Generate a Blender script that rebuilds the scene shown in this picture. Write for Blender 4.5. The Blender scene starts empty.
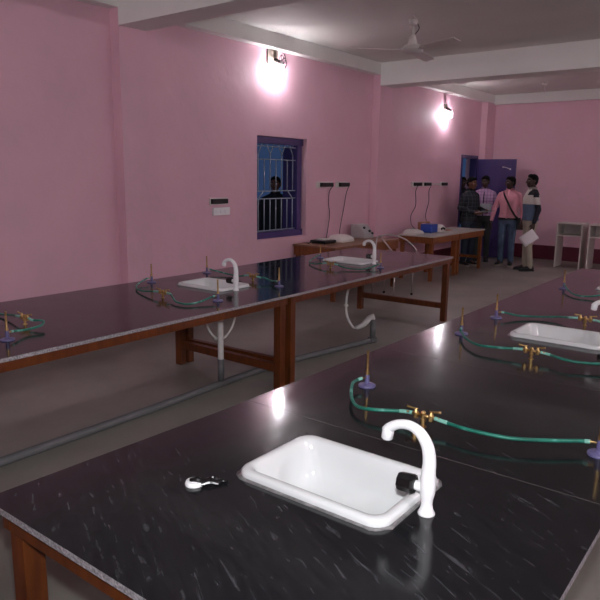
import bpy, bmesh, math, random
from mathutils import Vector, Matrix
random.seed(7)
S = bpy.context.scene
C = S.collection
PI = math.pi

# ------------------------------------------------------------------ materials
def lin(h):
    h = h.lstrip('#'); out = []
    for i in (0, 2, 4):
        c = int(h[i:i+2], 16) / 255
        out.append(c/12.92 if c <= .04045 else ((c+.055)/1.055)**2.4)
    return (*out, 1.0)

def new_mat(name):
    m = bpy.data.materials.new(name); m.use_nodes = True
    nt = m.node_tree; b = nt.nodes['Principled BSDF']
    return m, nt, b

def mat(name, col, rough=.5, metal=0., var=.0, scale=20., bump=0., bscale=60., spec=.5, coat=0.):
    m, nt, b = new_mat(name)
    b.inputs['Roughness'].default_value = rough
    b.inputs['Metallic'].default_value = metal
    b.inputs['Specular IOR Level'].default_value = spec
    b.inputs['Coat Weight'].default_value = coat
    c = lin(col)
    tc = nt.nodes.new('ShaderNodeTexCoord')
    n = nt.nodes.new('ShaderNodeTexNoise'); n.inputs['Scale'].default_value = scale; n.inputs['Detail'].default_value = 4
    nt.links.new(tc.outputs['Object'], n.inputs['Vector'])
    r = nt.nodes.new('ShaderNodeValToRGB')
    r.color_ramp.elements[0].position = .3; r.color_ramp.elements[1].position = .7
    r.color_ramp.elements[0].color = (*[max(0, x*(1-var)) for x in c[:3]], 1)
    r.color_ramp.elements[1].color = (*[min(1, x*(1+var)) for x in c[:3]], 1)
    nt.links.new(n.outputs['Fac'], r.inputs['Fac']); nt.links.new(r.outputs['Color'], b.inputs['Base Color'])
    if bump:
        n2 = nt.nodes.new('ShaderNodeTexNoise'); n2.inputs['Scale'].default_value = bscale; n2.inputs['Detail'].default_value = 6
        nt.links.new(tc.outputs['Object'], n2.inputs['Vector'])
        bp = nt.nodes.new('ShaderNodeBump'); bp.inputs['Strength'].default_value = bump; bp.inputs['Distance'].default_value = .02
        nt.links.new(n2.outputs['Fac'], bp.inputs['Height']); nt.links.new(bp.outputs['Normal'], b.inputs['Normal'])
    return m

def emit_mat(name, col, strength):
    m, nt, b = new_mat(name)
    b.inputs['Base Color'].default_value = (.8, .8, .8, 1)
    b.inputs['Emission Color'].default_value = lin(col)
    b.inputs['Emission Strength'].default_value = strength
    return m

def granite(name, seams):
    m, nt, b = new_mat(name)
    N, L = nt.nodes.new, nt.links.new
    tc = N('ShaderNodeTexCoord')
    mp = N('ShaderNodeMapping'); mp.vector_type = 'TEXTURE'; mp.inputs['Rotation'].default_value = (0, 0, -.46); mp.inputs['Scale'].default_value = (1/11, 1/72, 1)
    L(tc.outputs['Object'], mp.inputs['Vector'])
    n = N('ShaderNodeTexNoise'); n.inputs['Scale'].default_value = 1.0; n.inputs['Detail'].default_value = 4; n.inputs['Roughness'].default_value = .55; n.inputs['Distortion'].default_value = .6
    L(mp.outputs['Vector'], n.inputs['Vector'])
    r = N('ShaderNodeValToRGB')
    e = r.color_ramp.elements
    e[0].position = .36; e[0].color = (.0075, .0072, .0088, 1)
    e[1].position = .80; e[1].color = (.075, .075, .082, 1)
    k = e.new(.62); k.color = (.014, .0137, .0158, 1)
    L(n.outputs['Fac'], r.inputs['Fac'])
    # small pale flecks
    n3 = N('ShaderNodeTexNoise'); n3.inputs['Scale'].default_value = 38; n3.inputs['Detail'].default_value = 3
    L(tc.outputs['Object'], n3.inputs['Vector'])
    r3 = N('ShaderNodeValToRGB'); r3.color_ramp.elements[0].position = .71; r3.color_ramp.elements[1].position = .80
    L(n3.outputs['Fac'], r3.inputs['Fac'])
    mul = N('ShaderNodeMath'); mul.operation = 'MULTIPLY'; mul.inputs[1].default_value = .16
    L(r3.outputs['Color'], mul.inputs[0])
    mx = N('ShaderNodeMix'); mx.data_type = 'RGBA'
    L(mul.outputs[0], mx.inputs['Factor']); L(r.outputs['Color'], mx.inputs[6]); mx.inputs[7].default_value = (.16, .16, .17, 1)
    col = mx.outputs[2]
    sep = N('ShaderNodeSeparateXYZ'); L(tc.outputs['Object'], sep.inputs[0])
    for s in seams:                                   # the cement-filled joints between slabs
        a = N('ShaderNodeMath'); a.operation = 'SUBTRACT'; a.inputs[1].default_value = s; L(sep.outputs['Y'], a.inputs[0])
        ab = N('ShaderNodeMath'); ab.operation = 'ABSOLUTE'; L(a.outputs[0], ab.inputs[0])
        lt = N('ShaderNodeMath'); lt.operation = 'LESS_THAN'; lt.inputs[1].default_value = .0017; L(ab.outputs[0], lt.inputs[0])
        m2 = N('ShaderNodeMix'); m2.data_type = 'RGBA'; L(lt.outputs[0], m2.inputs['Factor']); L(col, m2.inputs[6]); m2.inputs[7].default_value = (.11, .10, .10, 1)
        col = m2.outputs[2]
    L(col, b.inputs['Base Color'])
    n4 = N('ShaderNodeTexNoise'); n4.inputs['Scale'].default_value = 6; n4.inputs['Detail'].default_value = 5
    L(tc.outputs['Object'], n4.inputs['Vector'])
    mr = N('ShaderNodeMapRange'); mr.inputs['From Min'].default_value = .3; mr.inputs['From Max'].default_value = .7
    mr.inputs['To Min'].default_value = .09; mr.inputs['To Max'].default_value = .17
    L(n4.outputs['Fac'], mr.inputs['Value']); L(mr.outputs['Result'], b.inputs['Roughness'])
    b.inputs['Specular IOR Level'].default_value = .33
    return m

def wood(name, a, c, rough=.38):
    m, nt, b = new_mat(name); N, L = nt.nodes.new, nt.links.new
    tc = N('ShaderNodeTexCoord'); mp = N('ShaderNodeMapping'); mp.inputs['Scale'].default_value = (14, 14, 2.2)
    L(tc.outputs['Object'], mp.inputs['Vector'])
    n = N('ShaderNodeTexNoise'); n.inputs['Scale'].default_value = 2.2; n.inputs['Detail'].default_value = 6; L(mp.outputs['Vector'], n.inputs['Vector'])
    r = N('ShaderNodeValToRGB'); r.color_ramp.elements[0].position = .3; r.color_ramp.elements[1].position = .75
    r.color_ramp.elements[0].color = lin(a); r.color_ramp.elements[1].color = lin(c)
    L(n.outputs['Fac'], r.inputs['Fac']); L(r.outputs['Color'], b.inputs['Base Color'])
    b.inputs['Roughness'].default_value = rough
    return m

def plaid(name, base, line, pitch, w, axis2=True):
    m, nt, b = new_mat(name); N, L = nt.nodes.new, nt.links.new
    tc = N('ShaderNodeTexCoord'); sep = N('ShaderNodeSeparateXYZ'); L(tc.outputs['Object'], sep.inputs[0])
    col = None; base = lin(base)
    outs = []
    for ax in (('X', 'Z') if axis2 else ('Z',)):
        mo = N('ShaderNodeMath'); mo.operation = 'PINGPONG'; mo.inputs[1].default_value = pitch; L(sep.outputs[ax], mo.inputs[0])
        lt = N('ShaderNodeMath'); lt.operation = 'LESS_THAN'; lt.inputs[1].default_value = w; L(mo.outputs[0], lt.inputs[0]); outs.append(lt)
    prev = base
    for o in outs:
        mx = N('ShaderNodeMix'); mx.data_type = 'RGBA'; L(o.outputs[0], mx.inputs['Factor'])
        if col is None: mx.inputs[6].default_value = base
        else: L(col, mx.inputs[6])
        mx.inputs[7].default_value = lin(line); col = mx.outputs[2]
    L(col, b.inputs['Base Color']); b.inputs['Roughness'].default_value = .85
    return m

M = {}
M['pink'] = mat('pink_wall_paint', '#daaebc', .6, var=.05, scale=1.3, bump=.25, bscale=6)
M['white_paint'] = mat('white_ceiling_paint', '#e9e7e3', .7, var=.03, scale=2, bump=.05, bscale=20)
M['ceil'] = mat('ceiling_paint', '#d8d5d0', .75, var=.04, scale=1.2, bump=.05, bscale=14)
M['maroon'] = mat('maroon_skirting_paint', '#571429', .5, var=.1, scale=4)
M['floor'] = mat('cement_floor', '#8d8981', .40, var=.16, scale=1.6, bump=.03, bscale=20)
M['granite_left'] = granite('black_granite_left', [])
M['granite_right'] = granite('black_granite_right', [1.818, 2.86])
M['granite_edge'] = mat('sawn_granite_edge', '#918d90', .6, var=.55, scale=130, bump=.3, bscale=120)
M['wood'] = wood('varnished_wood', '#4f240a', '#6b3711')
M['wood_desk'] = wood('desk_wood', '#6f3c1c', '#915427', .42)
M['ply'] = wood('plywood_top', '#7d5a44', '#946c52', .45)
M['laminate'] = mat('grey_laminate', '#b5afa9', .4, var=.04, scale=8)
M['rack'] = mat('pale_laminate_rack', '#c9bfba', .5, var=.05, scale=6)
M['sink'] = mat('white_ceramic', '#dcdddd', .12, var=.02, scale=4, coat=.3)
M['seal'] = mat('grey_sealant', '#7a7878', .5, var=.35, scale=40)
M['plastic'] = mat('white_plastic', '#f2f2f3', .22, var=.01, scale=5)
M['black'] = mat('black_plastic', '#0d0c0d', .3, var=.1)
M['rubber'] = mat('black_rubber', '#141314', .6, var=.1)
M['brass'] = mat('brass', '#bd9d68', .36, 1.0, var=.18, scale=60)
M['burner'] = mat('violet_enamel', '#67628c', .35, var=.12, scale=40)
M['hose'] = mat('green_rubber_hose', '#1d7a66', .42, var=.30, scale=24)
def hose_mat():
    m, nt, b = new_mat('green_rubber_hose'); N, L = nt.nodes.new, nt.links.new
    tc = N('ShaderNodeTexCoord'); n = N('ShaderNodeTexNoise'); n.inputs['Scale'].default_value = 17; n.inputs['Detail'].default_value = 5; L(tc.outputs['Object'], n.inputs['Vector'])
    r = N('ShaderNodeValToRGB'); e = r.color_ramp.elements; e[0].position = .35; e[0].color = lin('#145f50'); e[1].position = .70; e[1].color = lin('#7cbcae')
    k = e.new(.57); k.color = lin('#1f7c69'); L(n.outputs['Fac'], r.inputs['Fac']); L(r.outputs['Color'], b.inputs['Base Color']); b.inputs['Roughness'].default_value = .45
    return m
M['hose'] = hose_mat()
M['chalk'] = mat('chalky_green_rubber', '#86c4b4', .6, var=.2, scale=90)
M['pvc'] = mat('grey_pvc', '#626263', .55, var=.06)
M['wrap'] = mat('white_pipe', '#d9d5d2', .45, var=.05, scale=30)
M['purple'] = mat('purple_gloss_paint', '#43366a', .28, var=.06, scale=3)
M['grille'] = mat('grey_painted_iron', '#949ca8', .4, var=.05)
M['bluewall'] = mat('blue_plaster', '#2f5da0', .8, var=.06, scale=2)
M['darkground'] = mat('dark_ground', '#2c2b2a', .9, var=.2, scale=4)
M['fan'] = mat('fan_enamel', '#cfc6c3', .35, var=.03)
M['fan_dark'] = mat('fan_blade_enamel', '#dad2ce', .4, var=.04)
M['chrome'] = mat('chrome_tube', '#b5b0ae', .3, .9)
M['grey'] = mat('grey_instrument', '#a7a2a3', .45, var=.04)
M['cream'] = mat('cream_instrument', '#d5cfca', .4, var=.03)
M['blue'] = mat('blue_instrument', '#2b4aa0', .4, var=.05)
M['tan'] = mat('tan_wood', '#a56f50', .5, var=.1)
M['paper'] = mat('white_paper', '#e0dce0', .7, var=.02)
M['paper_grey'] = mat('grey_paper', '#8d9096', .7, var=.03)
M['lampboard'] = mat('lamp_board', '#8d8076', .6, var=.1)
M['bulb'] = emit_mat('lit_lamp_glass', '#fdf9ff', 320)
M['bulb_dim'] = emit_mat('weaker_lamp_glass', '#fdf9ff', 270)
M['bulb_bright'] = emit_mat('brighter_lamp_glass', '#fafaff', 1750)
M['skin'] = mat('skin', '#6a4433', .5, var=.08, scale=30)
M['skin_dark'] = mat('skin_dark', '#402a22', .5, var=.08, scale=30)
M['lip'] = mat('lip', '#4d2a26', .5)
M['eye'] = mat('eye', '#cfc8c2', .2)
M['iris'] = mat('iris', '#120c0a', .2)
M['hair'] = mat('black_hair', '#090808', .8, var=.3, scale=80, bump=.5, bscale=160, spec=.2)
M['shoe'] = mat('dark_shoe', '#17161a', .5, var=.1)
M['sole'] = mat('pale_shoe_sole', '#9d968e', .6)
M['jeans'] = mat('blue_jeans', '#4d6078', .85, var=.3, scale=7)
M['jeans_dark'] = mat('dark_jeans', '#262f40', .85, var=.3, scale=7)
M['khaki'] = mat('khaki_cotton', '#a39a8a', .85, var=.08, scale=9)
M['olive'] = mat('olive_trousers', '#2e3030', .85, var=.08, scale=9)
M['pinkshirt'] = mat('pink_cotton', '#dd98a6', .8, var=.05, scale=15)
M['lav'] = plaid('lavender_check', '#b596b8', '#8f6f98', .03, .006)
M['plaid'] = plaid('dark_plaid', '#1d2026', '#444b55', .035, .004)
M['knit_navy'] = mat('navy_knit', '#1a1c26', .9, var=.1)
M['knit_white'] = mat('cream_knit', '#c9c4bd', .9, var=.05)
M['knit_blue'] = mat('slate_blue_knit', '#5a6b84', .9, var=.1)
M['leather'] = mat('black_leather', '#151314', .45)
M['dark_cloth'] = mat('dark_cloth', '#1b1d24', .9, var=.1)
M['maroon_cloth'] = mat('maroon_cloth', '#5a1f38', .9, var=.1)
M['seat'] = mat('dark_seat', '#3a2f2c', .6)

# ------------------------------------------------------------------ mesh helpers
def obj(name, bm, m, parent=None, smooth=False, auto=None):
    me = bpy.data.meshes.new(name)
    bmesh.ops.recalc_face_normals(bm, faces=bm.faces[:])
    if smooth:
        for f in bm.faces: f.smooth = True
    bm.to_mesh(me); bm.free()
    for k in (m if isinstance(m, (list, tuple)) else [m]): me.materials.append(k)
    if auto and hasattr(me, 'set_sharp_from_angle'):
        for p in me.polygons: p.use_smooth = True
        me.set_sharp_from_angle(angle=math.radians(auto))
    o = bpy.data.objects.new(name, me); C.objects.link(o)
    if parent: o.parent = parent
    return o

def tag(o, label=None, cat=None, group=None, kind=None):
    if label: o['label'] = label
    if cat: o['category'] = cat
    if group: o['group'] = group
    if kind: o['kind'] = kind
    return o

def thing(name, label, cat, loc=(0, 0, 0), rz=0, group=None):
    o = bpy.data.objects.new(name, None); C.objects.link(o); o.empty_display_size = .1
    o.location = loc; o.rotation_euler = (0, 0, rz)
    return tag(o, label, cat, group)

def dup(root, loc, rz, label):
    def cp(o, parent):
        c = o.copy(); C.objects.link(c)
        if parent: c.parent = parent
        for ch in list(o.children): cp(ch, c)
        return c
    r = cp(root, None); r.location = loc; r.rotation_euler = (0, 0, rz); r['label'] = label
    return r

def B(): return bmesh.new()

def box(bm, x0, x1, y0, y1, z0, z1, mi=0, bev=0.):
    r = bmesh.ops.create_cube(bm, size=1)
    vs = r['verts']
    for v in vs:
        v.co = Vector(((x0+x1)/2 + v.co.x*(x1-x0), (y0+y1)/2 + v.co.y*(y1-y0), (z0+z1)/2 + v.co.z*(z1-z0)))
    fs = list({f for v in vs for f in v.link_faces})
    for f in fs: f.material_index = mi
    if bev:
        es = list({e for f in fs for e in f.edges})
        rr = bmesh.ops.bevel(bm, geom=es, offset=bev, segments=2, affect='EDGES', profile=.5)
        for f in rr['faces']: f.material_index = mi
    return bm

def frame_axes(d):
    d = d.normalized(); u = Vector((0, 0, 1)) if abs(d.z) < .95 else Vector((1, 0, 0))
    a = d.cross(u).normalized(); return a, a.cross(d).normalized()

def rings_mesh(bm, rings, cap0=True, cap1=True, mi=0):
    V = [[bm.verts.new(p) for p in r] for r in rings]; n = len(V[0])
    for i in range(len(V)-1):
        for j in range(n):
            f = bm.faces.new((V[i][j], V[i][(j+1) % n], V[i+1][(j+1) % n], V[i+1][j])); f.material_index = mi
    if cap0: bm.faces.new(V[0][::-1]).material_index = mi
    if cap1: bm.faces.new(V[-1]).material_index = mi
    return V

def catmull(pts, k=6):
    P = [Vector(p) for p in pts]
    if len(P) < 3: return P
    out = []
    for i in range(len(P)-1):
        p0 = P[i-1] if i else 2*P[0]-P[1]; p1 = P[i]; p2 = P[i+1]; p3 = P[i+2] if i+2 < len(P) else 2*P[-1]-P[-2]
        for s in range(k):
            t = s/k
            out.append(.5*((2*p1)+(p2-p0)*t+(2*p0-5*p1+4*p2-p3)*t*t+(3*p1-p0-3*p2+p3)*t**3))
    out.append(P[-1]); return out

def tube(bm, pts, r, seg=10, smooth=6, mi=0):
    """sweep; r is a number or a list of radii per control point"""
    if isinstance(r, (int, float)):
        P = catmull(pts, smooth) if smooth else [Vector(p) for p in pts]; R = [r]*len(P)
    else:
        Q = catmull([(*p, ) for p in pts], smooth) if smooth else [Vector(p) for p in pts]
        P = Q; R = []
        m = len(pts)-1
        for i in range(len(P)):
            t = i/(len(P)-1)*m; k = min(int(t), m-1); R.append(r[k]+(r[k+1]-r[k])*(t-k))
    n = len(P); a = None; rings = []
    for i in range(n):
        d = (P[min(i+1, n-1)]-P[max(i-1, 0)])
        if d.length < 1e-9: d = Vector((0, 0, 1))
        d.normalize()
        if a is None: a, b = frame_axes(d)
        else:
            a = (a - d*a.dot(d)); a.normalize(); b = d.cross(a)
        b = d.cross(a)
        rings.append([P[i] + a*math.cos(2*PI*j/seg)*R[i] + b*math.sin(2*PI*j/seg)*R[i] for j in range(seg)])
    rings_mesh(bm, rings, mi=mi); return bm

def lathe(bm, prof, c=(0, 0, 0), seg=20, M4=None, mi=0):
    c = Vector(c); rings = []
    for r, z in prof:
        ring = []
        for j in range(seg):
            p = Vector((r*math.cos(2*PI*j/seg), r*math.sin(2*PI*j/seg), z))
            if M4: p = M4 @ p
            ring.append(p + c)
        rings.append(ring)
    rings_mesh(bm, rings, mi=mi); return bm

def axis_rot(d):
    return Vector((0, 0, 1)).rotation_difference(Vector(d).normalized()).to_matrix()

def ball(bm, c, rad, rot=None, seg=14, mi=0):
    r = bmesh.ops.create_uvsphere(bm, u_segments=seg, v_segments=max(8, seg//2+2), radius=1)
    rad = (rad,)*3 if isinstance(rad, (int, float)) else rad
    for v in r['verts']:
        p = Vector((v.co.x*rad[0], v.co.y*rad[1], v.co.z*rad[2]))
        if rot: p = rot @ p
        v.co = p + Vector(c)
    for f in {f for v in r['verts'] for f in v.link_faces}: f.material_index = mi

def caps(bm, a, b, ra, rb, seg=14):
    tube(bm, [a, b], [ra, rb], seg, 0); ball(bm, a, ra, seg=seg); ball(bm, b, rb, seg=seg)

def rrect(hx, hy, r, z, n=7, cx=0, cy=0):
    out = []
    for k, (sx, sy) in enumerate(((1, 1), (-1, 1), (-1, -1), (1, -1))):
        for i in range(n):
            a = PI/2*k + PI/2*i/(n-1)
            out.append(Vector((cx+sx*(hx-r)+r*math.cos(a), cy+sy*(hy-r)+r*math.sin(a), z)))
    return out

# ------------------------------------------------------------------ the room
XW, XC, YF, ZC = -5.40, -5.27, 13.62, 3.35
XR, YN = 2.3, -2.2
BB, BZ = 3.02, 3.18          # beam bottom, wall band bottom

def st(name, bm, m, label=None, parent=None):
    o = obj(name, bm, m, parent)
    if not parent: o['kind'] = 'structure'
    if label: o['label'] = label
    return o

bm = B(); box(bm, -8.6, XR+.25, YN-.25, 16.5, -.15, 0); st('floor', bm, M['floor'], 'bare grey cement floor of the laboratory')
bm = B(); box(bm, XW-.25, XR+.25, YN-.25, YF+.25, ZC, ZC+.15); st('ceiling', bm, M['ceil'], 'plain grey-white plastered ceiling')
W0, W1, WZ0, WZ1 = 6.14, 7.17, .83, 2.135
D0, D1, DZ = 12.30, 13.12, 2.10
bm = B()
box(bm, XW-.25, XW, YN-.25, W0, 0, ZC); box(bm, XW-.25, XW, W1, D0, 0, ZC); box(bm, XW-.25, XW, D1, YF+.25, 0, ZC)
box(bm, XW-.25, XW, W0, W1, 0, WZ0); box(bm, XW-.25, XW, W0, W1, WZ1, ZC); box(bm, XW-.25, XW, D0, D1, DZ, ZC)
st('wall_left', bm, M['pink'], 'long pink plastered wall with window and doorway')
bm = B(); box(bm, XW, XR, YF, YF+.25, 0, ZC); st('wall_far', bm, M['pink'], 'pink plastered end wall behind the four men')
bm = B(); box(bm, XR, XR+.25, YN-.25, YF+.25, 0, ZC); st('wall_right', bm, M['pink'], 'pink plastered wall on the right')
bm = B(); box(bm, XW, XR, YN-.25, YN, 0, ZC); st('wall_near', bm, M['pink'], 'pink plastered wall behind the camera')
k = 1
for (y0, y1) in ((4.02, 4.34), (8.85, 9.23), (13.17, YF)):
    bm = B(); box(bm, XW, XC, y0, y1, 0, BZ)
    st('trim_%d' % k, bm, M['pink'], ['pink wall pillar nearest the camera', 'pink wall pillar between window and far bay', 'pink corner pillar behind the purple door'][k-1]); k += 1
for (y0, y1) in ((4.02, 4.34), (8.85, 9.23)):
    bm = B(); box(bm, XC, XR, y0, y1, BB, ZC)
    st('trim_%d' % k, bm, M['white_paint'], ['white ceiling beam at the top left', 'white ceiling beam behind the fan'][k-4]); k += 1
for (y0, y1) in ((YN, 4.34), (4.34, 9.23), (9.23, YF)):
    bm = B(); box(bm, XW, XC, y0, y1, BZ, ZC); st('trim_%d' % k, bm, M['white_paint'], 'white band along the top of the pink side wall'); k += 1
bm = B(); box(bm, XC, XR, YF-.10, YF, BZ-.02, ZC); st('trim_%d' % k, bm, M['white_paint'], 'white band along the top of the pink end wall'); k += 1
bm = B()
for a, b in ((YN, 4.02), (4.34, 8.85), (9.23, D0-.06)): box(bm, XW, XW+.008, a, b, 0, .27)
for a, b in ((4.02, 4.34), (8.85, 9.23)): box(bm, XC, XC+.008, a, b, 0, .27)
st('baseboard_left', bm, M['maroon'], 'maroon painted skirting on the long wall')
bm = B(); box(bm, XC, XR, YF-.008, YF, 0, .29); st('baseboard_far', bm, M['maroon'], 'maroon painted skirting on the end wall')
bm = B(); box(bm, -8.6, -8.4, 4.0, 16.5, 0, 1.15); st('wall_outside', bm, M['darkground'], 'low dark wall outside the window')
bm = B(); box(bm, -7.0, -6.85, 13.32, 13.6, 0, 2.6); st('trim_%d' % k, bm, M['maroon_cloth'], 'dark red post seen through the doorway'); k += 1

# window
win = thing('window_1', 'purple framed barred window in the pink wall', 'window', (XW-.06, (W0+W1)/2, WZ0)); win['kind'] = 'structure'
hw = (W1-W0)/2; hh = WZ1-WZ0
bm = B(); t = .07; x0, x1 = -.07, 0
box(bm, x0, x1, -hw, hw, 0, t+.015, bev=.004); box(bm, x0, x1, -hw, hw, hh-t-.02, hh, bev=.004)
box(bm, x0, x1, -hw, -hw+t, t, hh-t, bev=.004); box(bm, x0, x1, hw-t-.06, hw-.035, t, hh-t, bev=.004)
obj('window_frame', bm, M['purple'], win)
gx = -.035
def bar(p, q, r=.0075, parent=win, name='grille_bar'):
    b_ = B(); tube(b_, [(gx, *p), (gx, *q)], r, 8, 0); return obj(name, b_, M['grille'], parent, True)
ya, yb = -hw+t, hw-t-.06
zs = [.10, .515, .615, 1.02, hh-t-.05]
for z in zs: bar((ya, z), (yb, z))
n = 7
ys = [ya + (yb-ya)*(i+.5)/n for i in range(n)]
for y in ys: bar((y, .085), (y, zs[1]))
for i, y in enumerate(ys):
    bar((y, zs[2]), (y, zs[3] if i % 2 else zs[4]-.10))
for y in (ys[0], ys[2], ys[4], ys[6]):
    for s in (-1, 1):
        if ya < y+s*.09 < yb: bar((y, zs[4]-.10), (y+s*.075, zs[4]+.03))
for y, s in ((ys[0], 1), (ys[6], -1)):
    bar((y, zs[1]), (y+s*.11, zs[2]))
bm = B(); box(bm, -.27, -.07, hw-.11, hw-.08, .08, hh-.1, bev=.004)
obj('shutter', bm, M['purple'], win)

# door
door = thing('door_1', 'dark purple panelled door standing open against the end wall', 'door', (XW, D1, 0)); door['kind'] = 'structure'
bm = B(); box(bm, -.14, .012, -(D1-D0), -(D1-D0)+.055, 0, DZ); box(bm, -.14, .012, -.055, 0, 0, DZ); box(bm, -.14, .012, -(D1-D0)+.055, -.055, DZ-.06, DZ)
obj('door_frame', bm, M['purple'], door)
leaf = bpy.data.objects.new('door_leaf', None)
bm = B(); L_ = .80
box(bm, 0, L_, -.02, .02, .012, 2.03, bev=.003)
for (a, b, c, d) in ((.09, .36, 1.12, 1.9), (.44, .71, 1.12, 1.9), (.09, .36, .18, 1.0), (.44, .71, .18, 1.0)):
    box(bm, a, b, -.027, -.018, c, d, bev=.004); box(bm, a, b, .018, .027, c, d, bev=.004)
leaf = obj('door_leaf', bm, M['purple'], door); leaf.location = (.03, -.04, 0); leaf.rotation_euler = (0, 0, math.radians(3))
bm = B(); tube(bm, [(.54, -.045, 1.87), (.60, -.05, 1.865), (.69, -.045, 1.83)], .009, 8, 4); box(bm, .53, .56, -.05, -.018, 1.855, 1.885, bev=.003); box(bm, .67, .70, -.05, -.018, 1.815, 1.845, bev=.003)
hd = obj('door_glint', bm, M['chrome'], leaf, True); hd['label'] = 'metal bar standing for a bright glint on the door'  # bright metal bar shaped to stand for a glint on the door

# ------------------------------------------------------------------ lamps
def spiral(bm, r, h, turns, tr, c):
    pts = []
    for i in range(int(turns*12)+1):
        a = 2*PI*i/12; pts.append((c[0]+r*math.cos(a), c[1]+r*math.sin(a), c[2]-h*i/(turns*12)))
    tube(bm, pts, tr, 6, 0)

def wall_lamp(loc, label, board=True, sgn=1):
    t = thing('wall_lamp', label, 'lamp', loc, 0 if sgn > 0 else PI, 'spiral lamps on the walls')
    bm = B()
    if board: box(bm, 0, .018, -.13, .07, .02, .20, bev=.003)
    else: box(bm, 0, .03, -.05, .05, .06, .16, bev=.004)
    obj('mounting_board', bm, M['lampboard'], t)
    bm = B(); lathe(bm, [(.02, 0), (.024, .02), (.022, .08), (.018, .12)], (.02, 0, .085), 14, axis_rot((.92, 0, -.38)))
    obj('lamp_holder', bm, M['black'], t, True)
    bm = B(); lathe(bm, [(.018, .0), (.024, -.012), (.026, -.04), (.02, -.05)], (.125, 0, .05), 14)
    obj('lamp_base', bm, M['plastic'], t, True)
    bm = B(); spiral(bm, .024, .085, 3.5, .0075, (.125, 0, 0)); lathe(bm, [(.006, -.09), (.009, -.05), (.006, .0)], (.125, 0, 0), 8)
    obj('spiral_tube', bm, M['bulb_bright' if sgn < 0 else 'bulb' if loc[1] < 9 else 'bulb_dim'], t, True)
    if board:
        bm = B()
        for (cy, cz) in ((.14, .10), (.19, .07), (.17, .12)):
            tube(bm, [(.02, cy+.045*math.cos(a), cz+.06*math.sin(a)) for a in [i*PI/5 for i in range(11)]], .004, 6, 2)
        w = obj('wire_coil', bm, M['rubber'], t, True); w['label'] = 'coil of dark wire hanging beside the board'
    return t
wall_lamp((XW, 6.45, 2.98), 'lit spiral lamp on a square board on the pink wall above the barred window')
wall_lamp((XW, 11.42, 2.83), 'lit spiral lamp on the pink wall of the far bay near the open door', board=False)
wall_lamp((XW, 1.3, 2.95), 'lit spiral lamp on the pink wall left of the nearest pillar, outside the picture', board=False)
wall_lamp((XR, 11.25, 2.95), 'lit spiral lamp on the right-hand wall of the far bay', board=False, sgn=-1)
wall_lamp((XR, 6.45, 2.95), 'added unseen spiral lamp on the right-hand wall of the middle bay', board=False, sgn=-1)  # unseen lamp added to raise the ambient light in the room
wall_lamp((XR, 1.3, 2.95), 'added unseen spiral lamp on the right-hand wall of the nearest bay', board=False, sgn=-1)  # another added lamp out of view, lifts the ambient light near the camera

# ------------------------------------------------------------------ ceiling fan and ceiling hook
fan = thing('ceiling_fan', 'white three-bladed ceiling fan hanging in front of the second beam', 'fan', (-3.50, 6.52, 3.0))
bm = B(); lathe(bm, [(.008, .35), (.012, .33), (.055, .30), (.05, .285), (.045, .26), (.012, .235)]); obj('canopy', bm, M['fan'], fan, True, 40)
bm = B(); tube(bm, [(0, 0, .05), (0, 0, .345)], .012, 10, 0); obj('rod', bm, M['fan_dark'], fan, True)
bm = B(); lathe(bm, [(.014, .15), (.03, .145), (.055, .05), (.05, .045), (.02, .045)]); obj('lower_cover', bm, M['fan_dark'], fan, True, 40)
bm = B(); lathe(bm, [(.03, .055), (.085, .045), (.115, .02), (.118, -.005), (.10, -.025), (.05, -.04), (.02, -.045)], seg=28); obj('motor', bm, M['fan'], fan, True, 45)
bm = B(); tube(bm, [(.03, 0, .29), (.06, .02, .22), (.03, .0, .16)], .005, 6); obj('cable', bm, M['black'], fan, True)
for a in (-22, 100, 225):
    bm = B(); R_ = Matrix.Rotation(math.radians(a), 3, 'Z')
    n = 10; top = []; bot = []
    for i in range(n+1):
        s = i/n; x = .16+.52*s; w = .058+.008*math.sin(PI*s); x += 0; w *= (1 if s < .97 else .8)
        for lst, dz in ((top, .003), (bot, -.002)):
            lst.append(((x, -w, .014+dz-.006), (x, w, -.010+dz-.006)))
    vt = [[bm.verts.new(R_ @ Vector(p)) for p in r] for r in top]; vb = [[bm.verts.new(R_ @ Vector(p)) for p in r] for r in bot]
    for i in range(n):
        bm.faces.new((vt[i][0], vt[i+1][0], vt[i+1][1], vt[i][1])); bm.faces.new((vb[i][0], vb[i][1], vb[i+1][1], vb[i+1][0]))
        bm.faces.new((vt[i][0], vb[i][0], vb[i+1][0], vt[i+1][0])); bm.faces.new((vt[i][1], vt[i+1][1], vb[i+1][1], vb[i][1]))
    bm.faces.new((vt[0][0], vt[0][1], vb[0][1], vb[0][0])); bm.faces.new((vt[n][0], vb[n][0], vb[n][1], vt[n][1]))
    bl = obj('blade', bm, M['fan_dark'], fan)
    bm = B()
    p = [(.09, -.02, .0), (.2, -.03, .006), (.2, .03, -.004), (.09, .02, 0)]
    va = [bm.verts.new(R_ @ Vector(q)) for q in p]; vb2 = [bm.verts.new(R_ @ (Vector(q)-Vector((0, 0, .010)))) for q in p]
    bm.faces.new(va); bm.faces.new(vb2[::-1])
    for i in range(4): bm.faces.new((va[i], vb2[i], vb2[(i+1) % 4], va[(i+1) % 4]))
    obj('bracket', bm, M['fan'], bl)
ro = thing('ceiling_hook', 'small bare fan hook on the ceiling of the far bay', 'hook', (-3.86, 12.25, ZC))
bm = B(); lathe(bm, [(.03, 0), (.05, -.004), (.045, -.03), (.02, -.04)]); obj('rose', bm, M['fan_dark'], ro, True, 40)
bm = B(); tube(bm, [(0, 0, -.03), (0, 0, -.09), (.03, 0, -.13), (0, 0, -.16), (-.04, 0, -.14), (-.07, 0, -.15)], .009, 8); obj('hook', bm, M['fan_dark'], ro, True)

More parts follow.
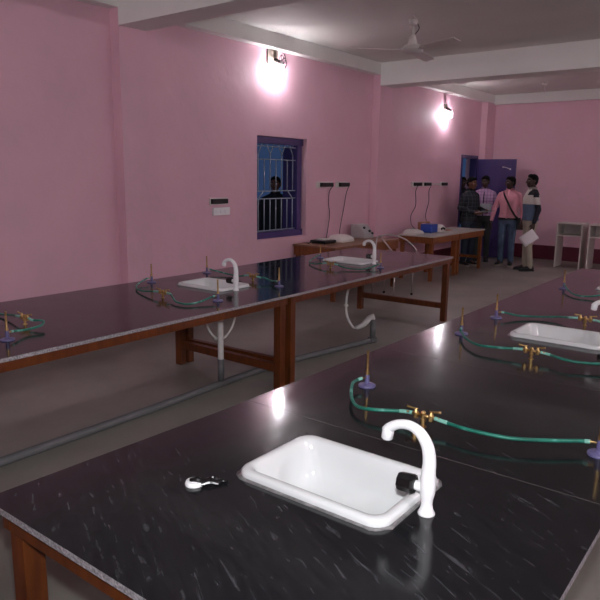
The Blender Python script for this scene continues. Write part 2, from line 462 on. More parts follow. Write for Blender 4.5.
# ------------------------------------------------------------------ lab benches
TZ, TT = .76, .020
def slab(name, x0, x1, y0, y1, holes, m, label, shift=None):
    """one granite worktop with cut-outs for the basins"""
    xs = sorted({x0, x1, *[h[0] for h in holes], *[h[1] for h in holes]}); ys = sorted({y0, y1, *[h[2] for h in holes], *[h[3] for h in holes]})
    hole = lambda cx, cy: any(h[0] < cx < h[1] and h[2] < cy < h[3] for h in holes)
    bm = B(); V = {}
    def v(x, y, z):
        if (x, y, z) not in V: V[(x, y, z)] = bm.verts.new((x, y, z))
        return V[(x, y, z)]
    solid = lambda i, j: 0 <= i < len(xs)-1 and 0 <= j < len(ys)-1 and not hole((xs[i]+xs[i+1])/2, (ys[j]+ys[j+1])/2)
    z0, z1 = TZ-TT, TZ
    for i in range(len(xs)-1):
        for j in range(len(ys)-1):
            if not solid(i, j): continue
            a, b, c, d = xs[i], xs[i+1], ys[j], ys[j+1]
            bm.faces.new((v(a, c, z1), v(b, c, z1), v(b, d, z1), v(a, d, z1)))
            bm.faces.new((v(a, c, z0), v(a, d, z0), v(b, d, z0), v(b, c, z0))).material_index = 1
            for (di, dj, p, q) in ((-1, 0, (a, c), (a, d)), (1, 0, (b, c), (b, d)), (0, -1, (a, c), (b, c)), (0, 1, (a, d), (b, d))):
                if not solid(i+di, j+dj):
                    bm.faces.new((v(*p, z0), v(*q, z0), v(*q, z1), v(*p, z1))).material_index = 1
    if shift:
        for q in bm.verts: q.co.x += shift(q.co.x, q.co.y)
    o = obj(name, bm, [m, M['granite_edge']]); return tag(o, label, 'worktop')

def make_frame(x0, x1, y0, y1, label, open_end):
    t = thing('bench_frame', label, 'bench', ((x0+x1)/2, (y0+y1)/2, 0), 0, 'wooden frames under the granite worktops')
    hx, hy, zt, ls = (x1-x0)/2, (y1-y0)/2, TZ-TT-.001, .064
    for sx in (-1, 1):
        for sy in (-1, 1):
            bm = B(); cx, cy = sx*(hx-ls/2), sy*(hy-ls/2)
            box(bm, cx-ls/2, cx+ls/2, cy-ls/2, cy+ls/2, 0, zt, bev=.003); obj('leg', bm, M['wood'], t)
        bm = B(); xa = sx*(hx+.012); xb = sx*(hx-.022)
        box(bm, min(xa, xb), max(xa, xb), -hy-.012, hy+.012, zt-.055, zt, bev=.003); obj('apron', bm, M['wood'], t)
    for sy in (-1, 1):
        bm = B(); ya = sy*(hy+.012); yb = sy*(hy-.022)
        if sy != open_end: box(bm, -hx+.024, hx-.024, min(ya, yb), max(ya, yb), zt-.055, zt, bev=.003)
        if sy != open_end: obj('apron', bm, M['wood'], t)
        else: bm.free()
        bm = B(); box(bm, -hx+ls, hx-ls, sy*(hy-ls/2)-.025, sy*(hy-ls/2)+.025, .15, .215, bev=.003); obj('stretcher', bm, M['wood'], t)
    return t
LX0, LX1, RX0, RX1, Y0, YS, Y1 = -4.29, -2.952, -1.642, -.295, .768, 3.775, 6.86
ins = .03
SK = [('r', -.984, 1.487), ('r', -.962, 3.735), ('r', -.955, 5.74), ('l', -3.675, 3.645), ('l', -3.675, 5.675)]
HX, HY = .235, .165
def holes(s): return [(x+e-HX, x+e+HX, y-HY, y+HY) for k_, x, y in SK if k_ == s for e in [.028*(y-3.81) if k_ == 'l' and y > 5 else 0]]
slab('worktop', RX0, RX1, Y0, Y1, holes('r'), M['granite_right'], 'black granite worktop in the right foreground with white specks', lambda x, y: -.036*max(0, (1.8-y)) if x < -1.6 else 0)
slab('worktop', LX0, LX1, Y0, Y1, holes('l'), M['granite_left'], 'long black granite worktop running beside the pink wall at left', lambda x, y: -.028*max(0, y-3.81))
make_frame(RX0+ins, RX1-ins, Y0+ins, YS-.012, 'brown wooden frame under the near half of the foreground granite worktop', 1)
make_frame(RX0+ins, RX1-ins, YS+.012, Y1-ins, 'brown wooden frame under the far half of the foreground granite worktop', -1)
make_frame(LX0+.12, LX1-ins, Y0+ins, YS-.055, 'brown wooden frame under the near half of the worktop by the pink wall', 1)
fr = make_frame(LX0+.12, LX1-ins, YS-.010, Y1-ins, 'brown wooden frame under the far half of the worktop by the pink wall', -1)
fr.rotation_euler = (0, 0, .028); fr.location.x -= .028*(fr.location.y-3.81)

# ---- sinks
def make_sink():
    t = thing('sink', '', 'sink', group='white basins set in the worktops')
    bm = B(); a, b = .256, .180
    prof = [(a-.012, b-.012, .05, -.001), (a, b, .05, .003), (a+.001, b+.001, .052, .014), (a-.004, b-.004, .05, .021), (a-.014, b-.014, .045, .024),
            (a-.026, b-.026, .04, .022), (a-.032, b-.032, .04, .014), (a-.040, b-.040, .045, -.02), (a-.050, b-.046, .055, -.08), (a-.068, b-.060, .06, -.115), (a-.10, b-.085, .055, -.131), (.03, .03, .028, -.136)]
    rings = [rrect(hx, hy, min(r, hx-.001, hy-.001), z) for hx, hy, r, z in prof]
    outer = [(.022, .022, .02, -.150), (a-.12, b-.10, .04, -.147), (a-.065, b-.055, .055, -.137), (a-.042, b-.038, .05, -.09), (a-.030, b-.030, .045, -.02), (a-.026, b-.026, .045, -.004), (a-.012, b-.012, .05, -.001)]
    rings = [rrect(hx, hy, min(r, hx-.001, hy-.001), z) for hx, hy, r, z in outer] + rings[1:]
    rings_mesh(bm, rings); obj('basin', bm, M['sink'], t, True, 50)
    bm = B(); lathe(bm, [(.004, -.1345), (.022, -.1345), (.026, -.132), (.022, -.131), (.004, -.1325)], seg=18); obj('waste', bm, M['chrome'], t, True)
    bm = B(); rnd = random.Random(3)
    inn = rrect(a-.004, b-.004, .05, .0035); out = rrect(a+.012, b+.012, .06, .0006)
    out = [p + Vector((p.x, p.y, 0)).normalized()*rnd.uniform(-.003, .005) for p in out]
    lo = [Vector((p.x, p.y, .0003)) for p in inn]
    rings_mesh(bm, [lo, out, inn], False, False); o = obj('sealant', bm, M['seal'], t, True); o['label'] = 'smeared grey sealant around the rim'
    return t
SL = ['large white ceramic sink in the foreground, nearest of all', 'white ceramic sink partly cut off by the right edge of the picture',
      'white sink at the far end of the foreground worktop', 'white sink in the middle of the left worktop, left of the barred window', 'white sink on the left worktop in front of the plywood desk']
sinks = []
for (s, x, y), l in zip(SK, SL):
    if not sinks: t = make_sink(); t.location = (x, y, TZ); t['label'] = l
    else: t = dup(sinks[0], (x, y, TZ), 0, l)
    sinks.append(t)

# ---- taps (swan neck pointing to -X)
def make_tap():
    t = thing('swan_neck_tap', '', 'tap', group='white swan neck taps')
    bm = B(); lathe(bm, [(.023, 0), (.0235, .004), (.0175, .016), (.0150, .03), (.0165, .045), (.0205, .062), (.0215, .08), (.0208, .10), (.0190, .125), (.016, .15), (.013, .16)], seg=22)
    obj('tap_body', bm, M['plastic'], t, True)
    bm = B(); tube(bm, [(0, 0, .12), (.001, 0, .15), (-.006, 0, .190), (-.028, 0, .222), (-.058, 0, .236), (-.092, 0, .232), (-.118, 0, .218), (-.132, 0, .203)],
                   [.0190, .0180, .0168, .0150, .0135, .0130, .0142, .0150], 14, 5)
    obj('spout', bm, M['plastic'], t, True)
    bm = B(); d = axis_rot((-.12, 0, -1)); lathe(bm, [(.012, -.014), (.0165, -.004), (.0165, .022), (.014, .025), (.010, .023)], (-.126, 0, .206), 16, d); obj('nozzle', bm, M['plastic'], t, True, 40)
    bm = B(); d = axis_rot((-1, -.1, 0)); lathe(bm, [(.015, 0), (.0155, .014), (.0135, .034), (.0135, .04)], (0, 0, .075), 16, d); obj('valve_stem', bm, M['plastic'], t, True, 40)
    bm = B(); prof = [(.016, .034), (.0255, .036), (.0275, .043), (.0255, .078), (.0235, .083), (.006, .084)]
    lathe(bm, prof, (0, 0, .075), 8, d); k = obj('knob', bm, M['black'], t, False); k['label'] = 'black faceted knob'
    return t
tap0 = make_tap(); tap0.location = (-.683, 1.465, TZ); tap0['label'] = 'white swan neck tap with black knob at the nearest sink'
dup(tap0, (-.682, 3.735, TZ), 0, 'white swan neck tap at the right-hand edge of the picture')
dup(tap0, (-.662, 5.74, TZ), 0, 'white swan neck tap at the far sink of the foreground worktop')
dup(tap0, (-3.386, 3.602, TZ), 0, 'white swan neck tap at the left sink before the barred window')
dup(tap0, (-3.383, 5.677, TZ), 0, 'white swan neck tap at the sink in front of the plywood desk')

# ---- burners, gas valves, hoses
def make_burner():
    t = thing('gas_burner', '', 'burner', group='small gas burners on the worktops')
    bm = B(); lathe(bm, [(.037, 0), (.038, .004), (.036, .008), (.020, .011), (.012, .015)], seg=24); obj('base', bm, M['burner'], t, True, 50)
    bm = B(); lathe(bm, [(.010, .012), (.0105, .045), (.009, .052), (.006, .055)], seg=14); obj('collar', bm, M['burner'], t, True, 50)
    bm = B(); lathe(bm, [(.009, .052), (.0095, .062), (.0062, .075), (.0056, .12), (.0058, .152), (.0066, .156), (.0045, .157), (.004, .14)], seg=14); obj('burner_tube', bm, M['brass'], t, True, 50)
    bm = B(); lathe(bm, [(.004, .008), (.004, .026), (.0058, .028), (.004, .034), (.0035, .042)], (0, 0, .040), 10, axis_rot((1, 0, 0))); obj('inlet', bm, M['brass'], t, True)
    return t
def make_valve():
    t = thing('gas_valve', '', 'valve', group='twin brass gas valves on the worktops')
    bm = B(); lathe(bm, [(.014, 0), (.014, .003), (.008, .006), (.0075, .018), (.011, .020), (.011, .030), (.0085, .033), (.0085, .052), (.010, .054), (.006, .060), (.003, .061)], seg=8); obj('post', bm, M['brass'], t)
    bm = B(); tube(bm, [(-.040, 0, .043), (.040, 0, .043)], .0068, 8, 0); obj('cross_pipe', bm, M['brass'], t, True)
    for s in (-1, 1):
        bm = B(); lathe(bm, [(.0095, .028), (.0105, .034), (.0105, .050), (.008, .054), (.0055, .062), (.003, .063)], (s*.030, 0, 0), 8)
        c = obj('cock', bm, M['brass'], t)
        bm = B(); tube(bm, [(s*.022, 0, .063), (s*.045, .004*s, .064), (s*.064, .006*s, .067)], [.0035, .0042, .0055], 8, 3); obj('lever', bm, M['brass'], c, True)
        bm = B(); lathe(bm, [(.0065, .036), (.0045, .042), (.006, .047), (.0042, .053), (.0058, .058), (.004, .066)], (0, 0, .043), 10, axis_rot((s, 0, 0))); obj('hose_nipple', bm, M['brass'], t, True)
    return t

burners = {}
def burner(k_, x, y, toward, label):
    a = math.atan2(toward[1]-y, toward[0]-x)
    if not burners: t = make_burner(); t.location = (x, y, TZ); t.rotation_euler = (0, 0, a); t['label'] = label
    else: t = dup(next(iter(burners.values()))[0], (x, y, TZ), a, label)
    burners[k_] = (t, Vector((x+.030*math.cos(a), y+.030*math.sin(a), TZ+.040)), Vector((math.cos(a), math.sin(a), 0)))
valves = {}
def valve(k_, x, y, label):
    if not valves: t = make_valve(); t.location = (x, y, TZ); t['label'] = label
    else: t = dup(next(iter(valves.values()))[0], (x, y, TZ), 0, label)
    valves[k_] = (t, Vector((x, y, TZ+.043)))

burner('B1', -1.370, 2.276, (-1.395, 2.20), 'gas burner with violet base standing behind the nearest sink')
burner('B2', -.408, 2.164, (-.50, 2.15), 'gas burner with violet base cut off by the right edge of the picture')
burner('B3', -1.441, 3.428, (-1.42, 3.36), 'gas burner at the left edge of the foreground worktop, second from the camera there')
burner('B4', -1.445, 3.983, (-1.40, 4.01), 'gas burner at the left edge of the foreground worktop, just left of the cut-off sink')
burner('B5', -1.430, 5.453, (-1.38, 5.33), 'gas burner at the far end of the foreground worktop')
burner('B13', -.42, 3.33, (-.5, 3.25), 'gas burner right of the valve before the cut-off sink, outside the picture')
burner('B14', -.42, 4.12, (-.5, 4.15), 'gas burner right of the valve behind the cut-off sink, outside the picture')
burner('B6', -3.272, 1.690, (-3.31, 1.78), 'gas burner at the left edge of the picture on the worktop by the pink wall')
burner('B7', -4.165, 3.412, (-4.17, 3.30), 'gas burner at the wall side of the left worktop, nearest the pink pillar')
burner('B8', -3.192, 3.207, (-3.205, 3.12), 'gas burner at the front edge of the left worktop beside the white tap')
burner('B9', -4.205, 4.087, (-4.10, 4.09), 'gas burner at the wall side of the left worktop, behind the white sink')
burner('B10', -3.245, 3.960, (-3.35, 4.01), 'gas burner right of the left sink where the window mirrors in the worktop')
burner('B11', -4.078, 5.691, (-4.06, 5.6), 'gas burner left of the sink in front of the plywood desk')
burner('B12', -3.182, 5.467, (-3.19, 5.38), 'gas burner right of the tap in front of the plywood desk')
burner('B15', -4.15, 1.93, (-4.0, 1.95), 'gas burner on the left worktop beyond the left edge of the picture')
valve('V1', -.971, 2.014, 'brass twin gas valve behind the nearest sink')
valve('V2', -.955, 3.165, 'brass twin gas valve in front of the cut-off sink at right')
valve('V3', -.939, 4.130, 'brass twin gas valve behind the cut-off sink at right')
valve('V9', -.945, 5.215, 'brass twin gas valve before the far sink of the foreground worktop')
valve('V4', -3.540, 1.943, 'brass twin gas valve at the left edge of the picture')
valve('V5', -3.571, 3.024, 'brass twin gas valve left of the left worktop sink')
valve('V6', -3.592, 4.032, 'brass twin gas valve right of the left worktop sink, behind the white tap')
valve('V7', -3.549, 5.128, 'brass twin gas valve in front of the sink by the plywood desk')

def hose(b, v, side, mids, label, zm=.784):
    bt, bp_, bd = burners[b]; vp = valves[v][1]
    s = side
    if s > 0 and b != 'B6': mids = mids[::-1]
    pts = [bp_, bp_+bd*.03+Vector((0, 0, -.004))]
    for m_ in mids: pts.append(Vector((m_[0], m_[1], m_[2] if len(m_) > 2 else zm)))
    pts += [vp+Vector((s*.085, 0, -.004)), vp+Vector((s*.044, 0, 0))]
    t = thing('rubber_hose', label, 'hose', (pts[0].x, pts[0].y, TZ), 0, 'green hoses from valves to burners')
    o = t.location.copy()
    P = catmull([p-o for p in pts], 7)
    bm = B(); tube(bm, P, .0066, 10, 0); obj('hose_tube', bm, M['hose'], t, True)
    for seg_ in (P[:6], P[-9:]):
        bm = B(); tube(bm, seg_, .0073, 10, 0); e = obj('hose_end', bm, M['chalk'], t, True); e['label'] = 'chalky pale end of the hose'
    return t
hose('B1', 'V1', -1, [(-1.372, 2.16, .797), (-1.300, 2.045, .79), (-1.226, 1.975, .788), (-1.145, 1.972, .795)], 'green hose looping from the burner behind the nearest sink')
hose('B2', 'V1', 1, [(-.79, 2.0, .800), (-.66, 2.025, .797), (-.55, 2.09, .797)], 'green hose running right from the valve behind the nearest sink')
hose('B3', 'V2', -1, [(-1.40, 3.34, .79), (-1.335, 3.24, .79), (-1.228, 3.146, .79), (-1.115, 3.145, .795)], 'green hose curving left of the valve before the cut-off sink')
hose('B13', 'V2', 1, [(-.79, 3.13, .797), (-.72, 3.14, .793), (-.62, 3.19, .793)], 'green hose leaving the picture right of the valve before the cut-off sink')
hose('B4', 'V3', -1, [(-1.32, 4.06, .78), (-1.2, 4.14, .777), (-1.11, 4.17, .785)], 'green hose running behind the cut-off sink from its left burner')
hose('B14', 'V3', 1, [(-.78, 4.12, .78), (-.65, 4.10, .776), (-.55, 4.12, .78)], 'green hose leaving the picture from the valve behind the cut-off sink')
hose('B5', 'V9', -1, [(-1.34, 5.25), (-1.25, 5.12, .776), (-1.15, 5.12, .778)], 'green hose at the far end of the foreground worktop')
hose('B15', 'V4', -1, [(-3.97, 1.95, .782), (-3.85, 1.96, .776), (-3.72, 1.955, .79)], 'green hose leaving the picture at left from the nearest valve there')
hose('B6', 'V4', 1, [(-3.322, 1.83), (-3.33, 1.92, .79), (-3.385, 1.968, .80)], 'green hose looping round at the left edge of the picture')
hose('B7', 'V5', -1, [(-4.10, 3.22, .780), (-3.98, 3.11, .775), (-3.82, 3.04, .78)], 'green hose from the burner nearest the pink pillar')
hose('B8', 'V5', 1, [(-3.42, 2.985, .79), (-3.32, 2.93, .778), (-3.22, 2.935, .775), (-3.19, 3.02, .78)], 'green hose drooping along the near side of the left worktop sink')
hose('B9', 'V6', -1, [(-4.0, 4.09, .782), (-3.86, 4.07, .778), (-3.75, 4.04, .785)], 'green hose behind the left worktop sink on its wall side')
hose('B10', 'V6', 1, [(-3.47, 4.04, .80), (-3.40, 4.035, .785)], 'green hose right of the white tap on the left worktop')
hose('B11', 'V7', -1, [(-3.99, 5.42, .78), (-3.90, 5.25, .775), (-3.76, 5.14, .78)], 'green hose from the burner left of the sink by the plywood desk')
hose('B12', 'V7', 1, [(-3.42, 5.13, .785), (-3.30, 5.13, .775), (-3.21, 5.22, .775)], 'green hose along the near side of the sink by the plywood desk')

# ---- plug with strap lying on the granite
pl = thing('sink_plug', 'white plug with crumpled black strap lying left of the nearest sink', 'plug', (-1.29, 1.19, TZ), .75)
bm = B(); lathe(bm, [(.027, 0), (.028, .005), (.025, .011), (.016, .014), (.006, .014)], seg=20); obj('plug', bm, M['plastic'], pl, True, 40)
bm = B()
rb = random.Random(5)
tube(bm, [(-.012, -.004, .015), (.008, -.008, .018), (.028, -.006, .009), (.045, .002, .012), (.062, -.006, .006), (.082, .004, .006), (.098, -.004, .004)], [.006, .009, .008, .007, .008, .006, .003], 7, 3)
tube(bm, [(.030, -.012, .006), (.050, .012, .013), (.068, .006, .010), (.088, .014, .007)], [.004, .006, .006, .003], 6, 3)
tube(bm, [(.02, -.018, .006), (.045, -.012, .009), (.07, -.014, .005)], [.003, .006, .003], 6, 3)
obj('strap', bm, M['black'], pl, False)

# ------------------------------------------------------------------ plumbing under the left bench
fp = thing('floor_pipe', 'long grey waste pipe lying on the floor along the left bench', 'pipe', (-3.40, .4, 0))
bm = B(); tube(bm, [(0, 0, .029), (0, 2.2, .029), (-.02, 3.6, .029), (.10, 4.5, .029), (.19, 5.02, .029)], .028, 14, 6); obj('pipe_run', bm, M['pvc'], fp, True)
bm = B(); lathe(bm, [(.034, -.04), (.034, .04)], (.19, 5.0, .034), 14, axis_rot((.2, 1, 0))); obj('end_socket', bm, M['pvc'], fp, True, 40)
dp = thing('waste_pipe', 'white waste pipe dropping to the floor under the middle left sink', 'pipe', (-3.41, 3.45, 0))
bm = B(); tube(bm, [(0, 0, .06), (0, 0, .235)], .026, 14, 0); e = obj('riser', bm, M['pvc'], dp, True); e['label'] = 'grey plastic riser'
bm = B()
prof = [(.021, .23)]
for i in range(20): prof += [(.0245, .235+.0175*i), (.0215, .245+.0175*i)]
lathe(bm, prof, seg=14); tube(bm, [(0, 0, .575), (0, .03, .592), (-.10, .08, .602), (-.265, .195, .603)], .02, 10, 5)
obj('corrugated_hose', bm, M['wrap'], dp, True)
dp2 = thing('waste_pipe', 'white elbowed waste pipe low beside the far legs of the left bench', 'pipe', (-3.205, 5.40, 0))
bm = B(); tube(bm, [(0, 0, .05), (0, 0, .25)], .03, 14, 0); e = obj('riser', bm, M['pvc'], dp2, True); e['label'] = 'grey plastic riser'
bm = B(); tube(bm, [(.012, .0, .275), (-.03, -.02, .255), (-.075, -.06, .19), (-.13, -.10, .155)], [.034, .03, .026, .022], 12, 5); obj('elbow', bm, M['wrap'], dp2, True)
bm = B(); tube(bm, [(-.12, -.10, .158), (-.17, -.11, .165), (-.235, -.11, .25), (-.262, -.10, .36), (-.255, -.09, .50), (-.30, .06, .59), (-.47, .275, .604)], .0125, 10, 6); obj('thin_hose', bm, M['wrap'], dp2, True)
bm = B(); lathe(bm, [(.016, -.012), (.024, -.008), (.024, .008), (.016, .012)], (-.262, -.10, .37), 8); obj('hose_nut', bm, M['wrap'], dp2)
sh = thing('supply_hose', 'thin white looped water hose under the middle left sink', 'hose', (-3.386, 3.602, 0))
bm = B(); tube(bm, [(0, 0, .735), (0, 0, .60), (-.01, -.04, .47), (-.05, -.10, .385), (-.11, -.14, .40), (-.15, -.17, .48), (-.165, -.175, .58)], .0085, 8, 6); obj('loop', bm, M['wrap'], sh, True)
bm = B(); lathe(bm, [(.012, 0), (.017, .004), (.017, .02), (.010, .024)], (-.165, -.175, .575), 8); obj('nut', bm, M['wrap'], sh)
bm = B(); lathe(bm, [(.010, 0), (.013, .003), (.013, .015), (.009, .02)], (-.085, -.13, .38), 8, axis_rot((-1, -.6, .1))); obj('coupling', bm, M['wrap'], sh)

# ------------------------------------------------------------------ desks against the left wall
def desk(x0, x1, y0, y1, z, top, label, apr=.11, ls=.055, ov=.03):
    t = thing('desk', label, 'desk', ((x0+x1)/2, (y0+y1)/2, 0))
    hx, hy = (x1-x0)/2, (y1-y0)/2
    bm = B(); box(bm, -hx, hx, -hy, hy, z-.022, z, bev=.003); obj('desk_top', bm, top, t)
    bm = B(); box(bm, -hx+.012, hx-.012, -hy+.012, hy-.012, z-.022-apr, z-.0225); obj('apron', bm, M['wood_desk'], t)
    for sx in (-1, 1):
        for sy in (-1, 1):
            bm = B(); cx, cy = sx*(hx-ov-ls/2), sy*(hy-ov-ls/2); box(bm, cx-ls/2, cx+ls/2, cy-ls/2, cy+ls/2, 0, z-.0225-apr, bev=.003); obj('leg', bm, M['wood_desk'], t)
    for sy in (-1, 1):
        bm = B(); cy = sy*(hy-ov-ls/2); box(bm, -hx+ov+ls, hx-ov-ls, cy-.015, cy+.015, .19, .24, bev=.002); obj('stretcher', bm, M['wood_desk'], t)
    return t
desk(-5.385, -4.68, 6.86, 8.58, .73, M['ply'], 'brown plywood topped desk against the pink wall beside the window', apr=.12)
desk(-5.10, -4.46, 9.29, 10.30, .73, M['laminate'], 'grey topped wooden desk under the wall sockets, half nearer the camera', apr=.10)
desk(-5.10, -4.46, 10.305, 11.40, .73, M['laminate'], 'grey topped wooden desk beside the man in the dark plaid shirt', apr=.10)

# chair of chrome tube
ch = thing('tubular_chair', 'chrome tube chair standing between the left bench and the desks', 'chair', (-4.36, 7.77, 0))
for (fx, fy, tx, ty) in ((.21, -.27, .13, -.2), (.19, .29, .13, .24), (-.21, -.13, -.2, -.2), (-.19, .17, -.2, .24)):
    bm = B(); tube(bm, [(fx, fy, .02), (fx, fy, .40)], .011, 10, 0); l = obj('leg', bm, M['chrome'], ch, True)
    bm = B(); lathe(bm, [(.015, 0), (.016, .03), (.011, .034)], (fx, fy, 0), 10); obj('foot_cap', bm, M['rubber'], l, True)
bm = B(); box(bm, -.22, .21, -.25, .27, .40, .44, bev=.012); obj('seat', bm, M['seat'], ch)
for (s, p) in ((-1, [(.16, -.21, .42), (.16, -.20, .60), (.08, -.19, .70), (-.06, -.12, .79), (-.19, -.0, .835)]), (1, [(.17, .26, .42), (.18, .40, .60), (.11, .38, .71), (.0, .30, .80), (-.12, .16, .845), (-.19, -.0, .835)])):
    bm = B(); tube(bm, p, .0115, 10, 6); obj('back_tube', bm, M['chrome'], ch, True)
bm = B(); tube(bm, [(-.19, -.0, .835), (-.215, -.04, .78), (-.21, -.10, .44), (-.19, -.12, .41)], .0115, 10, 6); obj('back_tube', bm, M['chrome'], ch, True)

# instruments on the desks
DZ_ = .73
e = thing('hot_plate', 'flat black instrument with a white plate on the plywood desk', 'instrument', (-5.13, 7.22, DZ_))
bm = B(); box(bm, -.13, .13, -.14, .14, .008, .05, bev=.015); obj('body', bm, M['black'], e)
bm = B(); lathe(bm, [(.085, .05), (.09, .056), (.088, .066), (.02, .07)], seg=26); obj('plate', bm, M['cream'], e, True, 40)
bm = B()
for a in (-.1, .1):
    for b in (-.11, .11): lathe(bm, [(.012, 0), (.012, .01)], (a, b, 0), 10)
obj('feet', bm, M['rubber'], e)
bm = B(); tube(bm, [(0, -.14, .03), (.0, -.22, .05), (-.04, -.27, .02), (-.12, -.20, .006)], .006, 8); obj('power_cord', bm, M['rubber'], e, True)
e = thing('white_meter', 'rounded white instrument in the middle of the plywood desk', 'instrument', (-5.11, 7.63, DZ_))
bm = B()
rings_mesh(bm, [rrect(.13, .16, .03, 0), rrect(.135, .165, .035, .02), rrect(.13, .16, .04, .05), rrect(.10, .13, .05, .085, cx=-.02), rrect(.06, .09, .04, .095, cx=-.03)])
obj('body', bm, M['cream'], e, True, 50)
bm = B(); box(bm, .02, .075, -.07, .0, .075, .083, bev=.003); obj('display', bm, M['seat'], e)
bm = B(); lathe(bm, [(.014, 0), (.012, .012), (.004, .013)], (.06, .06, .07), 12); obj('knob', bm, M['grey'], e)
e = thing('colorimeter', 'grey slope-fronted instrument with black knobs at the end of the plywood desk', 'instrument', (-5.19, 8.33, DZ_))
bm = B()
prof = [(-.13, 0), (.13, 0), (.13, .05), (.02, .19), (-.02, .205), (-.13, .205)]
a_ = [bm.verts.new((x, -.13, z)) for x, z in prof]; b_ = [bm.verts.new((x, .13, z)) for x, z in prof]
bm.faces.new(a_); bm.faces.new(b_[::-1])
for i in range(len(prof)): bm.faces.new((a_[i], b_[i], b_[(i+1) % 6], a_[(i+1) % 6]))
bmesh.ops.bevel(bm, geom=bm.edges[:], offset=.008, segments=2, affect='EDGES'); obj('body', bm, M['grey'], e)
nd = Vector((.786, 0, .618))
for (y, s) in ((-.04, .72), (.05, .35), (.09, .1)):
    bm = B(); c = (.13-.11*s, y, .05+.14*s); lathe(bm, [(.02, 0), (.018, .02), (.006, .021)], c, 14, axis_rot(nd)); obj('knob', bm, M['black'], e, True, 40)
e = thing('white_tray', 'low white instrument at the near end of the grey desk', 'instrument', (-4.93, 9.50, DZ_))
bm = B(); rings_mesh(bm, [rrect(.12, .15, .03, 0), rrect(.125, .155, .03, .025), rrect(.11, .13, .03, .05, cx=-.01), rrect(.07, .09, .03, .075, cx=-.03)]); obj('body', bm, M['cream'], e, True, 50)
bm = B(); lathe(bm, [(.03, .07), (.03, .09), (.01, .095)], (-.03, 0, 0), 14); obj('lid', bm, M['grey'], e, True, 40)
e = thing('instrument_box', 'bright blue box with white end standing on the grey desk', 'instrument', (-4.86, 9.93, DZ_))
bm = B(); box(bm, -.10, .10, -.13, .11, .006, .145, bev=.008); obj('body', bm, M['blue'], e)
bm = B(); box(bm, -.10, .105, .11, .14, .006, .14, bev=.006); obj('end_panel', bm, M['cream'], e)
bm = B()
for y in (-.08, 0, .06): box(bm, .1, .103, y-.02, y+.02, .05, .10)
obj('label_plate', bm, M['blue'], e)
bm = B()
for a in (-.08, .08):
    for b in (-.1, .1): lathe(bm, [(.01, 0), (.01, .008)], (a, b, 0), 8)
obj('feet', bm, M['rubber'], e)
e = thing('white_device', 'white device with dark dials right of the blue box', 'instrument', (-4.86, 10.27, DZ_))
bm = B(); rings_mesh(bm, [rrect(.09, .12, .02, 0), rrect(.09, .12, .02, .06), rrect(.06, .10, .02, .11, cx=-.02), rrect(.03, .06, .02, .12, cx=-.03)]); obj('body', bm, M['cream'], e, True, 50)
for (y, z) in ((-.06, .05), (.0, .06), (.06, .045)):
    bm = B(); lathe(bm, [(.02, 0), (.02, .012), (.01, .016)], (.088, y, z), 12, axis_rot((1, 0, .2))); obj('dial', bm, M['black'], e, True, 40)
e = thing('wooden_rack', 'small tan wooden rack behind the blue box', 'rack', (-5.03, 10.06, DZ_))
bm = B(); box(bm, -.035, .035, -.15, .15, .15, .165, bev=.002); obj('shelf', bm, M['tan'], e)
bm = B(); box(bm, -.035, .035, -.15, .15, 0, .012, bev=.002); obj('foot_board', bm, M['tan'], e)
for s in (-1, 1):
    bm = B(); box(bm, -.035, .035, s*.15-.006, s*.15+.006, 0, .165, bev=.002); obj('side_panel', bm, M['tan'], e)
e = tag(obj('folded_paper', box(B(), -4.90, -4.76, 10.50, 10.66, DZ_, DZ_+.012, bev=.003), M['tan']), 'small folded pinkish paper on the grey desk right of the white device', 'paper')

# ------------------------------------------------------------------ sockets, conduit, cords
def socket(y0, y1, yb0, yb1, z0, z1, label, depth=.045):
    t = thing('wall_socket', label, 'socket', (XW, (y0+y1)/2, (z0+z1)/2), 0, 'sockets on the pink wall')
    c, zc = (y0+y1)/2, (z0+z1)/2
    bm = B(); box(bm, 0, .012, y0-c, y1-c, z0-zc-.01, z1-zc+.01, bev=.003); obj('plate', bm, M['cream'], t)
    bm = B(); box(bm, .012, depth, yb0-c, yb1-c, z0-zc+.004, z1-zc-.004, bev=.004); obj('outlet_block', bm, M['black'], t)
    return t
socket(5.30, 5.60, 5.315, 5.575, 1.308, 1.372, 'black wall socket just above the white switches, left of the window')
sw = thing('switch_plate', 'white three-gang switch plate under the socket left of the window', 'switch', (XW, 5.48, 1.222))
bm = B(); box(bm, 0, .03, -.135, .135, -.045, .045, bev=.004); obj('plate', bm, M['plastic'], sw)
for i in range(3):
    bm = B(); box(bm, .03, .037, -.085+.075*i-.02, -.085+.075*i+.02, -.02, .02, bev=.003); obj('rocker', bm, M['plastic'], sw)
socket(7.39, 7.77, 7.475, 7.76, 1.492, 1.558, 'black wall socket nearest the window, above the plywood desk', .055)
socket(7.88, 8.20, 7.95, 8.19, 1.492, 1.558, 'black wall socket left of the middle pillar, above the plywood desk', .055)
socket(10.23, 10.62, 10.30, 10.57, 1.492, 1.558, 'black wall socket right of the middle pillar, first above the grey desk')
socket(10.66, 11.0, 10.71, 10.95, 1.492, 1.558, 'black wall socket above the blue box on the grey desk')
socket(11.37, 11.69, 11.43, 11.64, 1.492, 1.558, 'black wall socket nearest the open doorway')
cd = thing('conduit', 'thin cable conduit along the pink wall between the sockets', 'conduit', (XW, 8.2, 1.525))
bm = B()
box(bm, 0, .008, 0, .64, -.008, .008); box(bm, .008, .138, .642, .65, -.008, .008); box(bm, .13, .138, .65, 1.03, -.008, .008); box(bm, .008, .138, 1.03, 1.038, -.008, .008); box(bm, 0, .008, 1.038, 2.03, -.008, .008)
obj('trunking', bm, M['pink'], cd)
bm = B(); box(bm, 0, .01, 2.80, 3.17, -.012, .012); obj('trunking', bm, M['cream'], cd)
